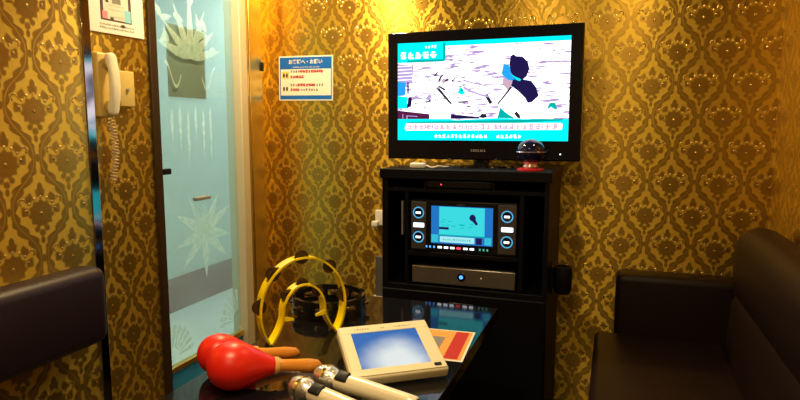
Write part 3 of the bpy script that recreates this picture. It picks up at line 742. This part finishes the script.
def mat_mesh():
    m, nt, out = newmat('silver_mesh'); S.nt = nt
    tc = nt.nodes.new('ShaderNodeTexCoord'); v = nt.nodes.new('ShaderNodeTexVoronoi'); v.inputs['Scale'].default_value = 420; nt.links.new(tc.outputs['Object'], v.inputs['Vector'])
    f = smooth(S(v.outputs['Distance']), .25, .5)
    c = mixc(nt, f, (.40, .39, .37), (.86, .84, .80))
    b = principled(nt, out, **{'Base Color': c, 'Metallic': .9, 'Roughness': .24}); bump(nt, b, f, .35, .001); return m
M_mesh = mat_mesh()
mic('pale gold microphone nearer the tablet, silver grille beside the maraca handle', (-.602, 1.190, TT + .030), (-.40, 1.150, TT + .022), R(25))
mic('pale gold microphone in front, lowest on the table and cut off by the frame', (-.625, 1.115, TT + .030), (-.43, 1.060, TT + .022), R(25))

# ------------------------------------------------------------------ tambourines
def jingle(mb, M, r=.019, gap=.007):
    for s in (-1, 1):
        mb.lathe([(0, -.0008), (r * .35, -.0006), (r * .6, .0014), (r, 0), (r, .0009), (r * .6, .0024), (r * .35, .0004), (0, .0003)], M @ Matrix.Translation((0, 0, s * gap / 2)), 20)
yt = thing('tambourine', 'yellow crescent tambourine standing upright on the table before the glass door', 'tambourine', (-.84, 1.48, TT), 'tambourines on the table')
yx = Vector((.60, .80, 0)).normalized()
ym = frame((-.820, 1.480, TT), yx, (0, 0, 1))               # local x along the crescent, y up, z towards the viewer
RX, RZ, CZ = .130, .145, .090
AT = .0175
def oarc(t): return Vector((RX * math.cos(t), CZ + RZ * math.sin(t), 0))
def ribbon(mb, pts, z0, z1, th, M):
    """a flat strip following pts (local xy), from z0 to z1, thickness th"""
    pts = [Vector(p) for p in pts]; rings = []
    for i, p in enumerate(pts):
        a = pts[max(i - 1, 0)]; b = pts[min(i + 1, len(pts) - 1)]; t = (b - a).normalized(); n = Vector((-t.y, t.x, 0)) * th / 2
        rings.append([M @ Vector((p.x + n.x, p.y + n.y, z0)), M @ Vector((p.x + n.x, p.y + n.y, z1)), M @ Vector((p.x - n.x, p.y - n.y, z1)), M @ Vector((p.x - n.x, p.y - n.y, z0))])
    mb.sweep(rings)
t0 = -math.asin((CZ - .003) / RZ) ; a0, a1 = t0, PI - t0
def inner(n=40):
    pts = []
    tipx = oarc(a0).x - .004
    left = []
    for i in range(12):
        t = i / 12; left.append(Vector((-tipx + (tipx - .064) * (1 - (1 - t) ** 1.6), .003 + .072 * t, 0)))
    arch = [Vector((-.064 * math.cos(PI * i / 22), .080 + .078 * math.sin(PI * i / 22), 0)) for i in range(23)]
    return left + arch + [Vector((-v.x, v.y, 0)) for v in left[::-1]]
rim = MB(); ip = inner()
slots_o = [R(8), R(48), R(90), R(132), R(172)]
N = 120; op = [oarc(a0 + (a1 - a0) * i / N) for i in range(N + 1)]
def inslot(t, ss, hw): return any(abs(t - q) < hw for q in ss)
run = []
for i in range(N + 1):
    t = a0 + (a1 - a0) * i / N
    if not inslot(t, slots_o, .17): run.append(op[i])
    else:
        if len(run) > 1: ribbon(rim, run, -AT, AT, .0040, ym)
        run = []
if len(run) > 1: ribbon(rim, run, -AT, AT, .0040, ym)
ribbon(rim, op, AT - .007, AT, .0052, ym); ribbon(rim, op, -AT, -AT + .007, .0052, ym)
slots_i = [12 + 5, 12 + 11, 12 + 17]
run = []
for i, v in enumerate(ip):
    if not any(abs(i - q) < 2 for q in slots_i): run.append(v)
    else:
        if len(run) > 1: ribbon(rim, run, -AT, AT, .0040, ym)
        run = []
ribbon(rim, run, -AT, AT, .0040, ym)
ribbon(rim, ip, AT - .007, AT, .0052, ym); ribbon(rim, ip, -AT, -AT + .007, .0052, ym)
for s in (-1, 1):                                            # grip tabs inside the arch
    rim.prism([(s * .066, .062), (s * .034, .060), (s * .034, .066), (s * .064, .076)], ym @ Matrix.Translation((0, 0, AT - .006)), .005)
rim.build('frame', M_yellow, yt, smooth=True)
for t in slots_o:
    c = oarc(t); j = MB(); jingle(j, ym @ Matrix.Translation(c), .020); j.tube([ym @ (c + Vector((0, 0, -AT))), ym @ (c + Vector((0, 0, AT)))], .0014, 8); j.build('jingle_pair', M_bronze, yt, smooth=True)
for q in slots_i:
    c = ip[q]; j = MB(); jingle(j, ym @ Matrix.Translation(c), .017); j.tube([ym @ (c + Vector((0, 0, -AT))), ym @ (c + Vector((0, 0, AT)))], .0014, 8); j.build('jingle_pair', M_bronze, yt, smooth=True)

bt = thing('tambourine', 'black round tambourine lying flat on the table behind the yellow one', 'tambourine', (-.85, 1.745, TT), 'tambourines on the table')
bmx = Matrix.Translation((-.868, 1.745, TT + .0005))
RB, HB = .116, .055
ring = MB(); NB = 128
slots_b = [2 * PI * (k + .35) / 8 for k in range(8)]
def arcpts(r, f=lambda t: True):
    out = []; run = []
    for i in range(NB + 1):
        t = 2 * PI * i / NB
        if f(t): run.append(Vector((r * math.cos(t), r * math.sin(t), 0)))
        else:
            if len(run) > 1: out.append(run)
            run = []
    if len(run) > 1: out.append(run)
    return out
solid = lambda t: not any(abs((t - q + PI) % (2 * PI) - PI) < .19 for q in slots_b)
for run in arcpts(RB, solid): ribbon(ring, run, .0, HB, .007, bmx)
for run in arcpts(RB): ribbon(ring, run, 0, .018, .010, bmx); ribbon(ring, run, HB - .018, HB, .010, bmx)
ring.build('frame', simple('black_shiny_plastic', (.010, .009, .011), .22), bt, smooth=True)
for t in slots_b:
    c = Vector((RB * math.cos(t), RB * math.sin(t), HB / 2)); j = MB(); jingle(j, bmx @ Matrix.Translation(c), .020); j.tube([bmx @ (c - Vector((0, 0, .012))), bmx @ (c + Vector((0, 0, .012)))], .0014, 8)
    j.build('jingle_pair', M_bronze, bt, smooth=True)

# ------------------------------------------------------------------ lights
def kelvin(a): return a
def lamp(name, label, loc, r, power, col, spot=None):
    t = thing(name, label, 'ceiling light', (loc[0], loc[1], ZC), None)
    MB().lathe([(r + .002, -.012), (r + .022, -.012), (r + .022, -.0005), (r + .002, -.0005)], Matrix.Translation((loc[0], loc[1], ZC)), 32).build('trim_ring', M_white, t, smooth=True)
    L = bpy.data.lights.new(name, 'AREA'); L.shape = 'DISK'; L.size = 2 * r; L.energy = power; L.color = col
    o = bpy.data.objects.new(name + '_light', L); COL.objects.link(o); o.location = (loc[0], loc[1], ZC - .015)
    return o
WARM = (1.0, .74, .36)
lamp('ceiling_downlight', 'warm round downlight in the ceiling near the glass door', (-1.32, 2.2), .06, 30, WARM)
lamp('ceiling_downlight', 'warm round downlight in the ceiling over the right sofa', (.10, 2.05), .05, 5, WARM)
lamp('ceiling_downlight', 'warm round downlight in the ceiling over the near end of the table', (-.55, .55), .06, 24, WARM)
lamp('ceiling_downlight', 'warm round downlight in the ceiling at the near end of the room', (-.03, -.75), .05, 14, WARM)
lamp('ceiling_tube', 'cool light in the corridor ceiling outside the glass door', (-2.40, 2.55), .22, 17, (.90, 1.0, .97))
lamp('ceiling_tube', 'cool light at the far end of the corridor ceiling', (-2.40, 4.4), .22, 13, (.90, 1.0, .97))

wd_ = bpy.data.worlds.new('World'); scene.world = wd_; wd_.use_nodes = True
wd_.node_tree.nodes['Background'].inputs[0].default_value = (.02, .018, .015, 1); wd_.node_tree.nodes['Background'].inputs[1].default_value = .3

# ------------------------------------------------------------------ camera
cam = bpy.data.cameras.new('Camera'); cam.sensor_width = 36; cam.lens = 27.0; cam.clip_start = .02
co = bpy.data.objects.new('Camera', cam); COL.objects.link(co)
co.location = (0, 0, 1.30); co.rotation_euler = (R(90 - 6.9), 0, R(19.5))
scene.camera = co
vs = scene.view_settings; vs.view_transform = 'Standard'; vs.look = 'None'; vs.gamma = 1; vs.exposure = 0; vs.use_curve_mapping = False
scene.cycles.use_denoising = True
scene.cycles.max_bounces = 8; scene.cycles.transparent_max_bounces = 12; scene.cycles.sample_clamp_indirect = 6
